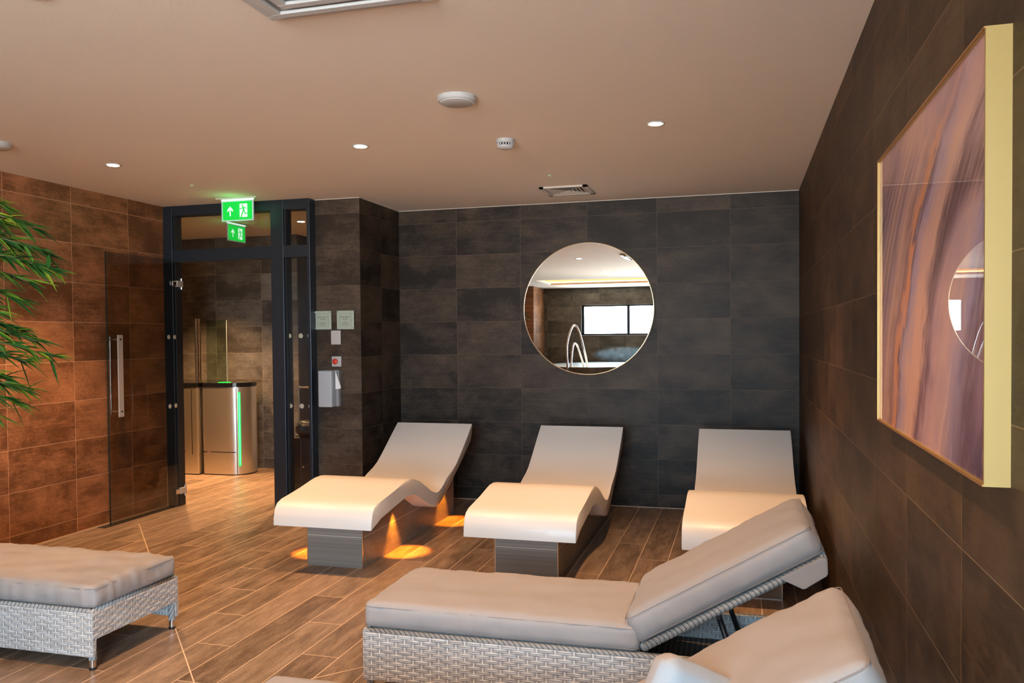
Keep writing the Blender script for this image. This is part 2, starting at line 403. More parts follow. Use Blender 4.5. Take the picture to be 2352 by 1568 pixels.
def smooth_path(P, k=6):
    out = []
    for i in range(len(P) - 1):
        p0, p1, p2, p3 = (Vector(P[max(i - 1, 0)]), Vector(P[i]), Vector(P[i + 1]), Vector(P[min(i + 2, len(P) - 1)]))
        for j in range(k):
            t = j / k
            out.append(0.5 * ((2 * p1) + (p2 - p0) * t + (2 * p0 - 5 * p1 + 4 * p2 - p3) * t * t + (3 * p1 - p0 - 3 * p2 + p3) * t ** 3))
    out.append(Vector(P[-1])); return out
def quad(bm, pts, mi=0):
    f = bm.faces.new([bm.verts.new(p) for p in pts]); f.material_index = mi
def pad(L, W, T, r=0.02, crown=0.012, div=0.02, wr=0.003, seed=0, bottom=0.3):
    """stuffed box cushion, x 0..L, y 0..W, z 0..T, rounded edges, crowned faces, small wrinkles"""
    bm = B()
    nx, ny, nz = max(4, int(L / div)), max(4, int(W / div)), 6
    cache = {}
    def vert(i, j, k):
        key = (i, j, k)
        if key in cache: return cache[key]
        x, y, z = L * i / nx, W * j / ny, T * k / nz
        cx, cy, cz = min(max(x, r), L - r), min(max(y, r), W - r), min(max(z, r), T - r)
        d = Vector((x - cx, y - cy, z - cz)); p = Vector((cx, cy, cz))
        if d.length > 0: p += d.normalized() * r * min(1.0, d.length / r) if d.length < r else d.normalized() * r
        a, b = 2 * x / L - 1, 2 * y / W - 1; e = (1 - abs(a) ** 5) * (1 - abs(b) ** 4)
        s = 2 * z / T - 1
        p.z += crown * e * s if s > 0 else crown * bottom * e * s
        bul = (1 - s * s) * 0.007
        if i == 0 or i == nx: p.x += bul * (1 if i else -1) * (1 - abs(b) ** 4)
        if j == 0 or j == ny: p.y += bul * (1 if j else -1) * (1 - abs(a) ** 6)
        edge = max(abs(a) ** 8, abs(b) ** 5)
        q = Vector((x * 9 + seed, y * 9, z * 22))
        n1 = noise.noise(q) * wr * 1.6
        ridg = noise.noise(Vector((x * 30 + seed, y * 30, z * 6))) * wr * 1.5 * edge
        if k == nz: p.z += n1 + ridg
        elif j in (0, ny): p.y += (n1 + ridg) * (1 if j else -1) * 0.9
        elif i in (0, nx): p.x += (n1 + ridg) * (1 if i else -1) * 0.9
        cache[key] = bm.verts.new(p); return cache[key]
    def face(a, b, c, d):
        try: bm.faces.new((vert(*a), vert(*b), vert(*c), vert(*d)))
        except ValueError: pass
    for i in range(nx):
        for j in range(ny):
            face((i, j, nz), (i + 1, j, nz), (i + 1, j + 1, nz), (i, j + 1, nz)); face((i, j, 0), (i, j + 1, 0), (i + 1, j + 1, 0), (i + 1, j, 0))
        for k in range(nz):
            face((i, 0, k), (i + 1, 0, k), (i + 1, 0, k + 1), (i, 0, k + 1)); face((i, ny, k), (i, ny, k + 1), (i + 1, ny, k + 1), (i + 1, ny, k))
    for j in range(ny):
        for k in range(nz):
            face((0, j, k), (0, j, k + 1), (0, j + 1, k + 1), (0, j + 1, k)); face((nx, j, k), (nx, j + 1, k), (nx, j + 1, k + 1), (nx, j, k + 1))
    return bm
def piping(L, W, z, o=0.0, r=0.0018, c=0.024):
    P = []; n = 5
    for (cx, cy, a0) in ((L - c, c, -90), (L - c, W - c, 0), (c, W - c, 90), (c, c, 180)):
        for i in range(n): a = radians(a0 + 90 * i / (n - 1)); P.append((cx + (c + o) * cos(a), cy + (c + o) * sin(a), z))
    bm = B(); tube(bm, P, r, 6, closed=True); return bm

# ================================================================== the setting
def wall(name, a, b, m):
    bm = B(); box(bm, a, b); return struct(new_obj(name, bm, m))
T = 0.15
bm = B(); box(bm, (-9.0, YR - 0.3, -0.1), (XR + 0.3, 12.0, 0.0)); struct(new_obj('floor', bm, m_floor))
# ceiling with the recessed light tray at the rear
TX0, TX1, TY0, TY1 = -3.92, -1.70, -3.09, -1.75
bm = B()
for a, b in (((-9.0, YG - T), (XR + .3, 12.0)), ((-9.0, TY1), (XG + T, YG - T)), ((-9.0, YR - .3), (XG + T, TY0)), ((-9.0, TY0), (TX0, TY1)), ((TX1, TY0), (XG + T, TY1))):
    box(bm, (*a, H), (*b, H + 0.04))
for a, b in (((TX0 - .16, TY0 - .16), (TX0 - .12, TY1 + .16)), ((TX1 + .12, TY0 - .16), (TX1 + .16, TY1 + .16)), ((TX0 - .12, TY0 - .16), (TX1 + .12, TY0 - .12)), ((TX0 - .12, TY1 + .12), (TX1 + .12, TY1 + .16))):
    box(bm, (*a, H + 0.04), (*b, H + 0.26))
box(bm, (TX0 - .16, TY0 - .16, H + .26), (TX1 + .16, TY1 + .16, H + .3))
struct(new_obj('ceiling', bm, m_ceil))
wall('wall_back', (XP, YB, 0), (XR + T, YB + T, H), m_back)
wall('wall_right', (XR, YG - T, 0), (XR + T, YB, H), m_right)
wall('wall_added_return', (XG, YR - T, 0), (XG + .08, YG - T, H), m_side)  # added return wall, closes off the step made for the glazing
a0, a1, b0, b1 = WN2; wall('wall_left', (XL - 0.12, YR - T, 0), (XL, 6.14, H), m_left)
bm = B(); box(bm, (XG, YG - T, 0), (a0, YG, H)); box(bm, (a1, YG - T, 0), (XR, YG, H)); box(bm, (a0, YG - T, 0), (a1, YG, b0)); box(bm, (a0, YG - T, b1), (a1, YG, H))
struct(new_obj('wall_added_glazing', bm, m_rear))  # added wall out of view, holds the daylight opening
wd2 = bpy.data.objects.new('added_window_2', None); C.objects.link(wd2); struct(wd2)  # unseen glazing added to bring daylight in from behind
bm = B()
for x in (a0, a1 - .06, -0.52): box(bm, (x, YG - .12, b0), (x + .06, YG - .06, b1))
for p, q in ((a0 + .06, -.52), (-.46, a1 - .06)): box(bm, (p, YG - .12, b0), (q, YG - .06, b0 + .06)); box(bm, (p, YG - .12, b1 - .06), (q, YG - .06, b1))
new_obj('window_frame', bm, m_frame, wd2)
bm = B(); box(bm, (a0, YG - .095, b0), (a1, YG - .089, b1)); new_obj('window_pane', bm, glass('window_glass', (0.95, 0.97, 0.97), 1.0), wd2)
bm = B(); box(bm, (XL, YR, 0), (-4.36, -3.3, H)); struct(new_obj('wall_rear_return', bm, m_left))
# pier between door and alcove (front face in the door plane, side face towards the heated loungers)
bm = B(); box(bm, (-3.458, YC, 0), (XP, 7.6, H)); pier = new_obj('wall_pier', bm, [m_pier, m_side]); struct(pier)
for p in pier.data.polygons:
    if abs(p.normal.x) > 0.5: p.material_index = 1
# rear wall with window opening
bm = B(); x0, x1, z0, z1 = WIN
box(bm, (XL, YR - T, 0), (x0, YR, H)); box(bm, (x1, YR - T, 0), (XG + T, YR, H)); box(bm, (x0, YR - T, 0), (x1, YR, z0)); box(bm, (x0, YR - T, z1), (x1, YR, H))
struct(new_obj('wall_rear', bm, m_rear))
# corridor
bm = B(); box(bm, (-8.0, YK, 0), (-4.80, YK + .02, H)); struct(new_obj('wall_corridor_back', bm, m_corr))
wall('wall_corridor_end', (-8.15, 6.0, 0), (-8.0, YK + T, H), m_side)
wall('wall_corridor_front', (-8.0, 6.02, 0), (XL - 0.12, 6.14, H), m_corr)
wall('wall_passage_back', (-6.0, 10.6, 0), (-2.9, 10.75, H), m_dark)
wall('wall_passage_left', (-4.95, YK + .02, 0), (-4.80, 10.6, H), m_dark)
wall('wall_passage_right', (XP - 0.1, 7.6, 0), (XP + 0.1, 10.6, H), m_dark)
# thin pale bead where walls meet ceiling / floor
bm = B(); box(bm, (XP, YB - 0.006, H - 0.005), (XR, YB, H)); box(bm, (XP - 0.005, YC - 0.005, H - 0.004), (XP + 0.004, YB, H)); box(bm, (-3.458, YC - 0.006, H - 0.005), (XP, YC, H))
struct(new_obj('trim_1', bm, m_vent))
bm = B(); box(bm, (XL, YR, 0), (XL + 0.012, 6.14, 0.012)); box(bm, (XP, YB - 0.006, 0), (XR, YB, 0.006))
struct(new_obj('trim_2', bm, plain('floor_sealant', (0.62, 0.44, 0.30), 0.6)))
bm = B(); box(bm, (XL + 0.012, 5.30, 0.0), (XL + 0.09, 6.15, 0.003)); struct(new_obj('trim_3', bm, plain('dark_threshold', (0.05, 0.042, 0.036), 0.5)))

# window_1
wd = bpy.data.objects.new('window_1', None); C.objects.link(wd); struct(wd)
bm = B()
for x in (x0, x1 - 0.06, -2.47): box(bm, (x, YR - 0.12, z0), (x + 0.06, YR - 0.06, z1))
box(bm, (x0, YR - .12, z0), (x1, YR - .06, z0 + .035)); box(bm, (x0, YR - .12, z1 - .035), (x1, YR - .06, z1))
new_obj('window_frame', bm, m_frame, wd)
bm = B(); box(bm, (x0, YR - .095, z0), (x1, YR - .089, z1)); new_obj('window_pane', bm, glass('window_glass', (0.95, 0.97, 0.97), 1.0), wd)
bm = B(); box(bm, (x0, YR - 0.15, z0 - 0.012), (x1, YR + 0.02, z0)); new_obj('window_sill', bm, m_white, wd)

# door_1: glazed screen with open glass leaf
dr = bpy.data.objects.new('door_1', None); C.objects.link(dr); struct(dr)
YD = 6.14; YE = 6.26
bm = B()
rbox(bm, (XL, YD, 0), (-4.80, YE, H), .004); rbox(bm, (-3.825, YD, 0), (-3.705, YE, H), .004); rbox(bm, (-3.485, YD, 0), (-3.458, YE, H), .003)
for a_, b_ in ((-4.80, -3.825), (-3.705, -3.485)):
    box(bm, (a_ - .003, YD + .002, 2.555), (b_ + .003, YE - .002, H)); box(bm, (a_ - .003, YD + .002, 2.155), (b_ + .003, YE - .002, 2.255))
box(bm, (-3.707, YD + .002, 0), (-3.483, YE - .002, 0.06))
new_obj('door_frame', bm, m_frame, dr)
bm = B()
for x in (-4.80, -3.833): box(bm, (x, YD + .03, 0), (x + .008, YE - .01, 2.155))
for x, zz in ((-3.705, 0.06), ): box(bm, (x, YD + .03, zz), (x + .012, YE - .01, 2.155))
box(bm, (-4.80, YD + .03, 2.150), (-3.825, YE - .02, 2.155))
box(bm, (-3.705, YD + 0.02, 2.255), (-3.690, YE - .01, 2.555)); box(bm, (-4.80, YD + .02, 2.255), (-4.785, YE - .01, 2.555))
new_obj('gasket', bm, m_frame_s, dr)
for nm, (a, b) in (('transom_pane', ((-4.80, 2.255), (-3.825, 2.555))), ('transom_pane', ((-3.705, 2.255), (-3.485, 2.555))), ('side_pane', ((-3.705, 0.06), (-3.485, 2.155)))):
    bm = B(); box(bm, (a[0], 6.196, a[1]), (b[0], 6.204, b[1])); o = new_obj(nm, bm, m_glass, dr)
    if nm == 'side_pane':
        for z in (1.496, 0.902):
            for x in (-3.69, -3.583, -3.50):
                bm = B(); cyl(bm, (x, 6.192, z), 0.0205 if x > -3.6 else .019, 0.002, 20, 'y'); new_obj('marker_dot', bm, m_dot, o)
leaf_y0, leaf_y1, leaf_x = 5.355, 6.235, -4.802
bm = B(); box(bm, (leaf_x - .005, leaf_y0, 0.012), (leaf_x + .005, leaf_y1, 2.172)); lf = new_obj('door_leaf', bm, m_smoke, dr)
bm = B(); box(bm, (leaf_x - .0052, leaf_y0 - .002, .012), (leaf_x + .0052, leaf_y0, 2.172)); new_obj('glass_edge', bm, m_gedge, lf)
bm = B(); box(bm, (leaf_x - .004, leaf_y1, .012), (leaf_x + .006, leaf_y1 + .004, 2.172)); new_obj('glass_edge', bm, m_gedge_l, lf)
for s, nm in ((1, 'pull_handle'),):
    bm = B(); rbox(bm, (leaf_x + .040, 5.415, 0.862), (leaf_x + .050, 5.470, 1.515), .003); h_ = new_obj('pull_handle', bm, m_satin, lf)
    bm = B()
    for z in (0.905, 1.478): cyl(bm, (leaf_x + .004, 5.443, z), 0.009, .042, 16, 'x')
    new_obj('handle_standoff', bm, m_steel, h_)
    bm = B()
    for z in (0.905, 1.478): cyl(bm, (leaf_x + .050, 5.443, z), 0.008, .002, 16, 'x')
    new_obj('handle_screw', bm, m_black, h_)
bm = B(); tube(bm, smooth_path([(leaf_x - .005, 5.442, 1.478), (leaf_x - .045, 5.442, 1.478), (leaf_x - .05, 5.442, 1.46), (leaf_x - .05, 5.442, .92), (leaf_x - .045, 5.442, .905), (leaf_x - .005, 5.442, .905)], 5), .006); new_obj('pull_handle', bm, m_steel, lf, True)
for z in (1.965, 0.135):
    bm = B(); rbox(bm, (leaf_x + .005, 6.165, z - .027), (leaf_x + .030, 6.245, z + .027), .005, 3); hg = new_obj('hinge', bm, m_satin, lf)
    bm = B(); cyl(bm, (leaf_x + .018, 6.235, z - .048), .011, .096, 16); rbox(bm, (leaf_x + .006, 6.115, z - .022), (leaf_x + .024, 6.162, z + .022), .005, 3); new_obj('hinge_barrel', bm, m_steel, hg)
for z in (1.496, 0.893):
    for y in (6.07, 6.146, 6.215):
        bm = B(); cyl(bm, (leaf_x + .0052, y, z), .019, .001, 20, 'x'); new_obj('marker_dot', bm, m_dot, lf)

# ================================================================== heated loungers
TOP = [(4.578, .292), (4.583, .345), (4.598, .395), (4.625, .425), (4.68, .441), (4.78, .453), (4.92, .472), (5.05, .495), (5.12, .505), (5.19, .508), (5.26, .498), (5.34, .470), (5.42, .435), (5.51, .392), (5.58, .355),
       (5.64, .328), (5.69, .316), (5.74, .315), (5.79, .328), (5.85, .357), (5.91, .388), (5.97, .407), (6.05, .430), (6.13, .463), (6.23, .525), (6.40, .640), (6.545, .742)]
BOT = [(6.55, .725), (6.535, .655), (6.50, .600), (6.30, .490), (6.12, .400), (5.95, .312), (5.83, .255), (5.76, .229), (5.70, .216), (5.64, .222), (5.58, .243), (5.50, .283), (5.42, .322), (5.34, .360), (5.28, .383), (5.21, .397), (5.12, .396), (4.98, .377), (4.84, .356), (4.72, .338), (4.64, .318), (4.585, .292)]
def heated(X0, X1, label, lamps=False):
    xc = (X0 + X1) / 2
    t = thing('heated_lounger', label, 'lounger', (xc, 4.75, 0), 0, None)
    w_ = (X1 - X0) / 2
    poly = [(y - 4.75, z) for y, z in TOP + BOT]
    bm = B(); prism(bm, poly, -w_, w_, 'yzx')
    caps = [f for f in bm.faces if len(f.verts) > 4]
    es = list({e for f in caps for e in f.edges})
    bmesh.ops.bevel(bm, geom=es, offset=0.005, segments=2, affect='EDGES', profile=0.5)
    o = new_obj('seat_shell', bm, m_cream, t, True); sharpen(o, 50)
    # tiled plinth following the underside
    bw = 0.195; y0, y1 = 0.0, 1.72
    def under(y):
        pts = sorted((a - 4.75, z) for a, z in BOT)
        for (a, z), (b, q) in zip(pts, pts[1:]):
            if a <= y <= b: return z + (q - z) * (y - a) / (b - a + 1e-9)
        return pts[-1][1]
    ys = [y0 + (y1 - y0) * i / 40 for i in range(41)]
    poly = [(y, under(y) + 0.02) for y in ys] + [(y1, 0), (y0, 0)]
    bm = B(); prism(bm, poly, -bw, bw, 'yzx'); base = new_obj('plinth', bm, m_base, t)
    bm = B()
    for x in (-bw, bw): box(bm, (x - .003, y0 - .003, 0), (x + .003, y0 + .003, under(y0)))
    box(bm, (-bw, y0 - .002, 0), (bw, y0 + .001, .004)); new_obj('edge_trim', bm, m_steel, base)
    if lamps:
        for (x, y) in lamps:
            s = 1 if x > 0 else -1
            bm = B(); cyl(bm, (x, y, under(y) - .008), .018, .012, 18); f = new_obj('under_light', bm, m_steel, t)
            bm = B(); cyl(bm, (x, y, under(y) - .0095), .012, .0015, 18); new_obj('lens', bm, m_lens, f)
            spot('under_light_beam', (xc + x, 4.75 + y, under(y) - .015), 34, (1.0, 0.29, 0.015), 56, 0.55, .006, (0.10 * s, -0.02, -1))
    return t
heated(-2.865, -2.185, 'cream moulded heated lounger with orange lights glowing under it, nearest the door', [(0.245, 0.47), (0.245, 1.44), (-0.245, 0.31)])
heated(-1.592, -0.912, 'cream moulded heated lounger on tiled plinth, standing below the round mirror')
heated(-0.322, 0.358, 'cream moulded heated lounger in the corner by the brown wall, partly hidden by a cushion')

# ================================================================== wicker sun loungers
def weave(bm, p0, du, L, z0, z1, n, thick=0.012):
    """woven panel: strands over and under, real relief; p0 start, du unit dir, n outward normal"""
    nu = int(L / 0.0048); nv = int((z1 - z0) / 0.0035)
    du = Vector(du); n = Vector(n); p0 = Vector(p0); g_ = []
    for i in range(nu + 1):
        col = []
        for j in range(nv + 1):
            z = z0 + (z1 - z0) * j / nv; P = p0 + du * (L * i / nu)
            u = P.x + P.y; row = math.floor(z / SV); fv = z / SV - row
            h = (0.5 + 0.5 * cos((u / SU + row) * pi)) * (0.35 + 0.65 * sin(fv * pi))
            k = 0.0028 if 0 < i < nu and 0 < j < nv else 0
            e = min((z1 - z) / 0.02, 1.0); inset = (1 - math.sqrt(max(0, 1 - (1 - e) ** 2))) * 0.016
            col.append(bm.verts.new((P.x + n.x * (h * k - inset), P.y + n.y * (h * k - inset), z)))
        g_.append(col)
    for i in range(nu):
        for j in range(nv): bm.faces.new((g_[i][j], g_[i + 1][j], g_[i + 1][j + 1], g_[i][j + 1]))
    q = n * -thick
    back = [[bm.verts.new(Vector(g_[i][j].co) + q - n * .004) for j in (0, nv)] for i in (0, nu)]
    a, b, c, d = back[0][0], back[1][0], back[1][1], back[0][1]
    bm.faces.new((a, d, c, b))
    bm.faces.new([a, b] + [g_[i][0] for i in range(nu, -1, -1)]); bm.faces.new([c, d] + [g_[i][nv] for i in range(nu + 1)])
    bm.faces.new([d, a] + [g_[0][j] for j in range(nv + 1)]); bm.faces.new([b, c] + [g_[nu][j] for j in range(nv, -1, -1)])

WID, LEN, HINGE, TOPZ = 0.575, 1.93, 1.155, 0.272
def wicker_lounger(loc, rz, label, ang, wr=.0034):
    t = thing('sun_lounger', label, 'sun lounger', loc, rz)
    # local: foot end at x=0, runs +x, y 0..WID
    bm = B()
    weave(bm, (0.0, 0, 0), (1, 0, 0), LEN, 0.062, TOPZ, (0, -1, 0)); weave(bm, (LEN, WID, 0), (-1, 0, 0), LEN, 0.062, TOPZ, (0, 1, 0))
    weave(bm, (0, WID, 0), (0, -1, 0), WID, 0.138, TOPZ, (-1, 0, 0)); weave(bm, (LEN, 0, 0), (0, 1, 0), WID, 0.138, TOPZ, (1, 0, 0))
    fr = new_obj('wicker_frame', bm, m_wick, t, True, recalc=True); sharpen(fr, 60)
    # top lip
    bm = B()
    P = [(0.012, 0.012), (LEN - .012, 0.012), (LEN - .012, WID - .012), (.012, WID - .012)]
    for a, b in zip(P, P[1:] + P[:1]): tube(bm, [(a[0], a[1], TOPZ - .009), (b[0], b[1], TOPZ - .009)], .0125, 10)
    new_obj('top_rail', bm, m_wrap, fr, True)
    # seat deck and inner well
    bm = B(); box(bm, (0.02, 0.02, TOPZ - .02), (HINGE - .02, WID - .02, TOPZ - .004)); new_obj('seat_deck', bm, m_wrap, t)
    bm = B(); box(bm, (HINGE - .02, 0.025, 0.150), (LEN - .02, WID - .025, 0.158)); new_obj('lower_deck', bm, m_deck, t)
    for x in (0.022, LEN - 0.022):
        for y in (0.022, WID - 0.022):
            bm = B(); cyl(bm, (x, y, 0.045), .017, TOPZ - .06, 16); lg = new_obj('leg', bm, m_wrap, t, True); sharpen(lg)
            bm = B(); cyl(bm, (x, y, .010), .0145, .04, 16); sl = new_obj('leg_sleeve', bm, m_steel, lg, True); sharpen(sl)
            bm = B(); cyl(bm, (x, y, 0.0), .0165, .011, 16); sl = new_obj('foot_cap', bm, m_black, lg, True); sharpen(sl)
    # seat cushion
    cs = pad(HINGE - .02, WID - .02, .105, .024, .012, .015, wr, seed=random.random() * 50)
    bmesh.ops.transform(cs, matrix=Matrix.Translation((0.0, .01, TOPZ + .002)), verts=cs.verts)
    sc = new_obj('seat_cushion', cs, m_taupe, t, True)
    for z in (0.089, 0.013):
        pb = piping(HINGE - .02, WID - .02, z, .0008, .0015, .026); bmesh.ops.transform(pb, matrix=Matrix.Translation((0, .01, TOPZ + .002)), verts=pb.verts); new_obj('piping', pb, m_seam, sc, True)
    # backrest assembly, rotated up about the hinge
    a = radians(ang); Rm = Matrix.Translation((HINGE, 0, TOPZ + .025)) @ Matrix.Rotation(-a, 4, 'Y')
    bl = 0.735
    bm = B()
    for y in (.022, WID - .022): tube(bm, [(0, y, 0), (bl, y, 0)], .0165, 12)
    for x in (0.0, bl): tube(bm, [(x, .022, 0), (x, WID - .022, 0)], .0165, 12)
    bmesh.ops.transform(bm, matrix=Rm, verts=bm.verts); bf = new_obj('backrest_frame', bm, m_wrap, t, True)
    bm = B(); box(bm, (0.015, .03, -.003), (bl - .015, WID - .03, .003)); bmesh.ops.transform(bm, matrix=Rm, verts=bm.verts); new_obj('backrest_mesh', bm, m_deck, bf)
    cb = pad(bl + .035, WID - .01, .118, .032, .018, .015, wr, seed=random.random() * 50)
    Rc = Rm @ Matrix.Translation((-0.015, .005, .016))
    bmesh.ops.transform(cb, matrix=Rc, verts=cb.verts); bc = new_obj('back_cushion', cb, m_taupe, t, True)
    for z in (0.105, 0.013):
        pb = piping(bl + .035, WID - .01, z, .0008, .0015, .034); bmesh.ops.transform(pb, matrix=Rc, verts=pb.verts); new_obj('piping', pb, m_seam, bc, True)
    # sleeve that hooks over the top of the backrest
    fl = B(); prism(fl, [(bl - .165, .012), (bl + .004, .012), (bl + .014, -.004), (bl - .012, -.052), (bl - .11, -.060)], -.002, WID - .0, 'xzy')
    bmesh.ops.bevel(fl, geom=fl.edges[:], offset=.004, segments=2, affect='EDGES')
    bmesh.ops.transform(fl, matrix=Rm, verts=fl.verts); new_obj('cushion_sleeve', fl, m_taupe, bc)
    # support struts from the backrest down to the lower frame
    for y in (.07, WID - .07):
        p = Rm @ Vector((.30, y, -.015)); bm = B(); tube(bm, [p, (p.x + .09, y, 0.17)], .011, 8); st = new_obj('support_strut', bm, m_black, t, True)
        bm = B(); cyl(bm, (p.x + .004, y - .02, p.z - .012), .010, .012, 12, 'y'); new_obj('pivot_bolt', bm, m_black, st)
    return t
def deck_mat():
    g = G('dark_woven_deck'); P = g.xyz(g.obj())
    a = g.math('FRACT', g.math('DIVIDE', P[0], .022)); b = g.math('FRACT', g.math('DIVIDE', P[1], .022))
    d = g.math('ADD', g.math('ABSOLUTE', g.math('SUBTRACT', a, .5)), g.math('ABSOLUTE', g.math('SUBTRACT', b, .5)))
    g.base(g.mix(g.math('LESS_THAN', d, .2), (0.022, 0.015, 0.011), (0.40, 0.33, 0.28))); g.rough(.5); return g.m
m_deck = deck_mat()
wicker_lounger((-1.512, 3.075, 0), 0, 'grey wicker sun lounger with raised taupe back, nearer the heated loungers', 30.5)
wicker_lounger((-1.482, 1.790, 0), 0, 'nearest wicker sun lounger, mostly cut off by the bottom of the photo', 31.5)
wicker_lounger((-2.782, 3.555, 0), pi, 'pale wicker sun lounger beside the bamboo plant, flat foot end showing', 2, .0062)

# pale linen cushion with its corner up on the nearest lounger
s = 0.225; cb = pad(s, s, .085, .03, .010, .014, .002, seed=3)
dl = (-R * .46 + Vector((0, 0, -.88))).normalized(); dr_ = (R * .80 + Vector((0, 0, -.6))).normalized()
nrm = dr_.cross(dl).normalized()
if nrm.dot(F) > 0: nrm = -nrm
nrm = (nrm + R * 0.30 + Vector((0, 0, 0.15))).normalized()
ax = (dl - nrm * dl.dot(nrm)).normalized(); ay = nrm.cross(ax).normalized()
if ay.dot(dr_) < 0: ay = -ay
Mx = Matrix((ax, ay, nrm)).transposed().to_4x4(); Mx.translation = Vector((-.158, 1.90, .738)) - nrm * .085
bmesh.ops.recalc_face_normals(cb, faces=cb.faces)
for f_ in cb.faces: f_.material_index = 0 if f_.normal.z > 0.35 else 1
bmesh.ops.transform(cb, matrix=Mx, verts=cb.verts)
pl = new_obj('scatter_cushion', cb, [m_linen, m_taupe], None, True); tag(pl, 'pale grey linen cushion standing corner up on the nearest lounger', 'cushion')

# ================================================================== mirror and artwork
th = radians(0.21)
mr = thing('round_mirror', 'large round mirror with a thin brass rim on the back wall', 'mirror', (-1.285, YB, 1.709))
mr.rotation_euler = (-th * 0, 0, 0)
RM = 0.576
bm = B(); lathe(bm, [(RM - .004, 0.0), (RM, .002), (RM, .028), (RM - .005, .030), (RM - .009, .030), (RM - .009, .024)], (0, 0, 0), 128)
Mt = Matrix.Translation((0, 0, 0)) @ Matrix.Rotation(radians(90) + th * -1, 4, 'X')
bmesh.ops.transform(bm, matrix=Mt, verts=bm.verts); o = new_obj('mirror_rim', bm, plain('brass_rim', (0.55, 0.42, 0.25), .3, 1.0), mr, True); sharpen(o, 30)
bm = B(); cyl(bm, (0, 0, .024), RM - .008, .002, 128); bmesh.ops.transform(bm, matrix=Mt, verts=bm.verts); new_obj('mirror_glass', bm, m_mirror, mr)

ar = thing('framed_artwork', 'gold framed purple and tan agate print on the brown side wall', 'artwork', (XR, 2.18, 1.605))
ya, yb, za, zb = -0.575, 0.585, -0.402, 0.400
bm = B(); d = 0.042; t_ = 0.006
for a, b in (((ya, za), (yb, za + t_)), ((ya, zb - t_), (yb, zb)), ((ya, za + t_), (ya + t_, zb - t_)), ((yb - t_, za + t_), (yb, zb - t_))):
    box(bm, (-d, a[0], a[1]), (0, b[0], b[1]))
new_obj('picture_frame', bm, m_gold, ar)
bm = B()
for a, b in (((ya, za), (yb, za + .004)), ((ya, zb - .004), (yb, zb)), ((yb - .004, za + .004), (yb, zb - .004))):
    box(bm, (-d - .003, a[0], a[1]), (-d, b[0], b[1]))
new_obj('frame_lip', bm, m_bronze, ar)
bm = B(); box(bm, (-d + .004, ya + t_, za + t_), (-0.01, yb - t_, zb - t_)); new_obj('print', bm, m_art, ar)

# ================================================================== ceiling fittings
first = thing('downlight', 'lit recessed downlight above the foot of the glass door leaf side', 'downlight', (-4.017, 4.566, H), 0)
bm = B(); lathe(bm, [(.036, 0.0), (.050, 0.0), (.051, -.004), (.046, -.006), (.038, -.004)], (0, 0, 0), 32); new_obj('trim_ring', bm, m_white, first, True)
bm = B(); cyl(bm, (0, 0, -.007), .034, .006, 28); new_obj('lamp', bm, m_lamp, first)
def dup(src, loc, label, group=None):
    r = src.copy(); C.objects.link(r); r.location = loc; r['label'] = label
    for ch in list(src.children):
        c = ch.copy(); C.objects.link(c); c.parent = r
        for g2 in list(ch.children):
            d_ = g2.copy(); C.objects.link(d_); d_.parent = c
    return r
DL = [(-4.017, 4.566, 'lit recessed downlight furthest left, above the foot of the left lounger', 72), (-2.226, 4.580, 'lit recessed downlight in front of the exit door, middle of the front row', 46), (-0.452, 4.589, 'lit recessed downlight nearest the right wall, to the right of the smoke detector', 50),
      (-2.28, 2.25, 'lit recessed downlight behind the camera, nearer of two seen in the mirror', 40), (-0.45, 2.25, 'lit recessed downlight over the nearest wicker lounger', 40), (-4.05, 2.25, 'lit recessed downlight over the bamboo plant', 30),
      (-2.30, -0.10, 'lit recessed downlight further back, smaller one seen in the mirror', 48),
      (-4.216, 7.329, 'lit corridor downlight seen through the small transom pane', 120), (-5.666, 7.298, 'lit corridor downlight seen at the left edge of the wide transom pane', 170)]
for i, (x, y, lab, pw) in enumerate(DL):
    if i == 0: first['label'] = lab
    else: dup(first, (x, y, H), lab)
    spot('downlight_beam', (x, y, H - .012), pw * 2.1, WARM, 96, 0.75, .03)

def round_fit(name, label, cat, x, y, prof, group=None):
    t = thing(name, label, cat, (x, y, H)); bm = B(); lathe(bm, prof, (0, 0, 0), 48); o = new_obj('housing', bm, m_white, t, True); sharpen(o, 25); return t
for x, y, lab in ((-1.330, 3.80, 'white round ceiling speaker disc above the middle of the room'), (-4.235, 3.857, 'white round ceiling disc at the left edge of the photo')):
    t = round_fit('ceiling_speaker', lab, 'speaker', x, y, [(.094, 0.0), (.095, -.018), (.091, -.024), (.085, -.025)])
    bm = B(); lathe(bm, [(.084, -.022), (.084, -.028), (.078, -.031)], (0, 0, 0), 48); new_obj('grille', bm, m_white, t, True)
t = round_fit('smoke_detector', 'small white smoke detector between the speaker disc and the right downlight', 'smoke detector', -1.345, 4.70, [(.053, 0.0), (.054, -.020), (.048, -.024)])
bm = B(); lathe(bm, [(.040, -.022), (.040, -.038)], (0, 0, 0), 32); new_obj('sensor_gap', bm, m_black, t)
bm = B()
for k in range(16):
    a = 2 * pi * k / 16; box(bm, (.043 * cos(a) - .003, .043 * sin(a) - .003, -.040), (.043 * cos(a) + .003, .043 * sin(a) + .003, -.022))
new_obj('vent_fins', bm, m_white, t)
bm = B(); lathe(bm, [(.046, -.036), (.050, -.040), (.048, -.048), (.030, -.056), (.012, -.058)], (0, 0, 0), 40); new_obj('cap', bm, m_white, t, True)
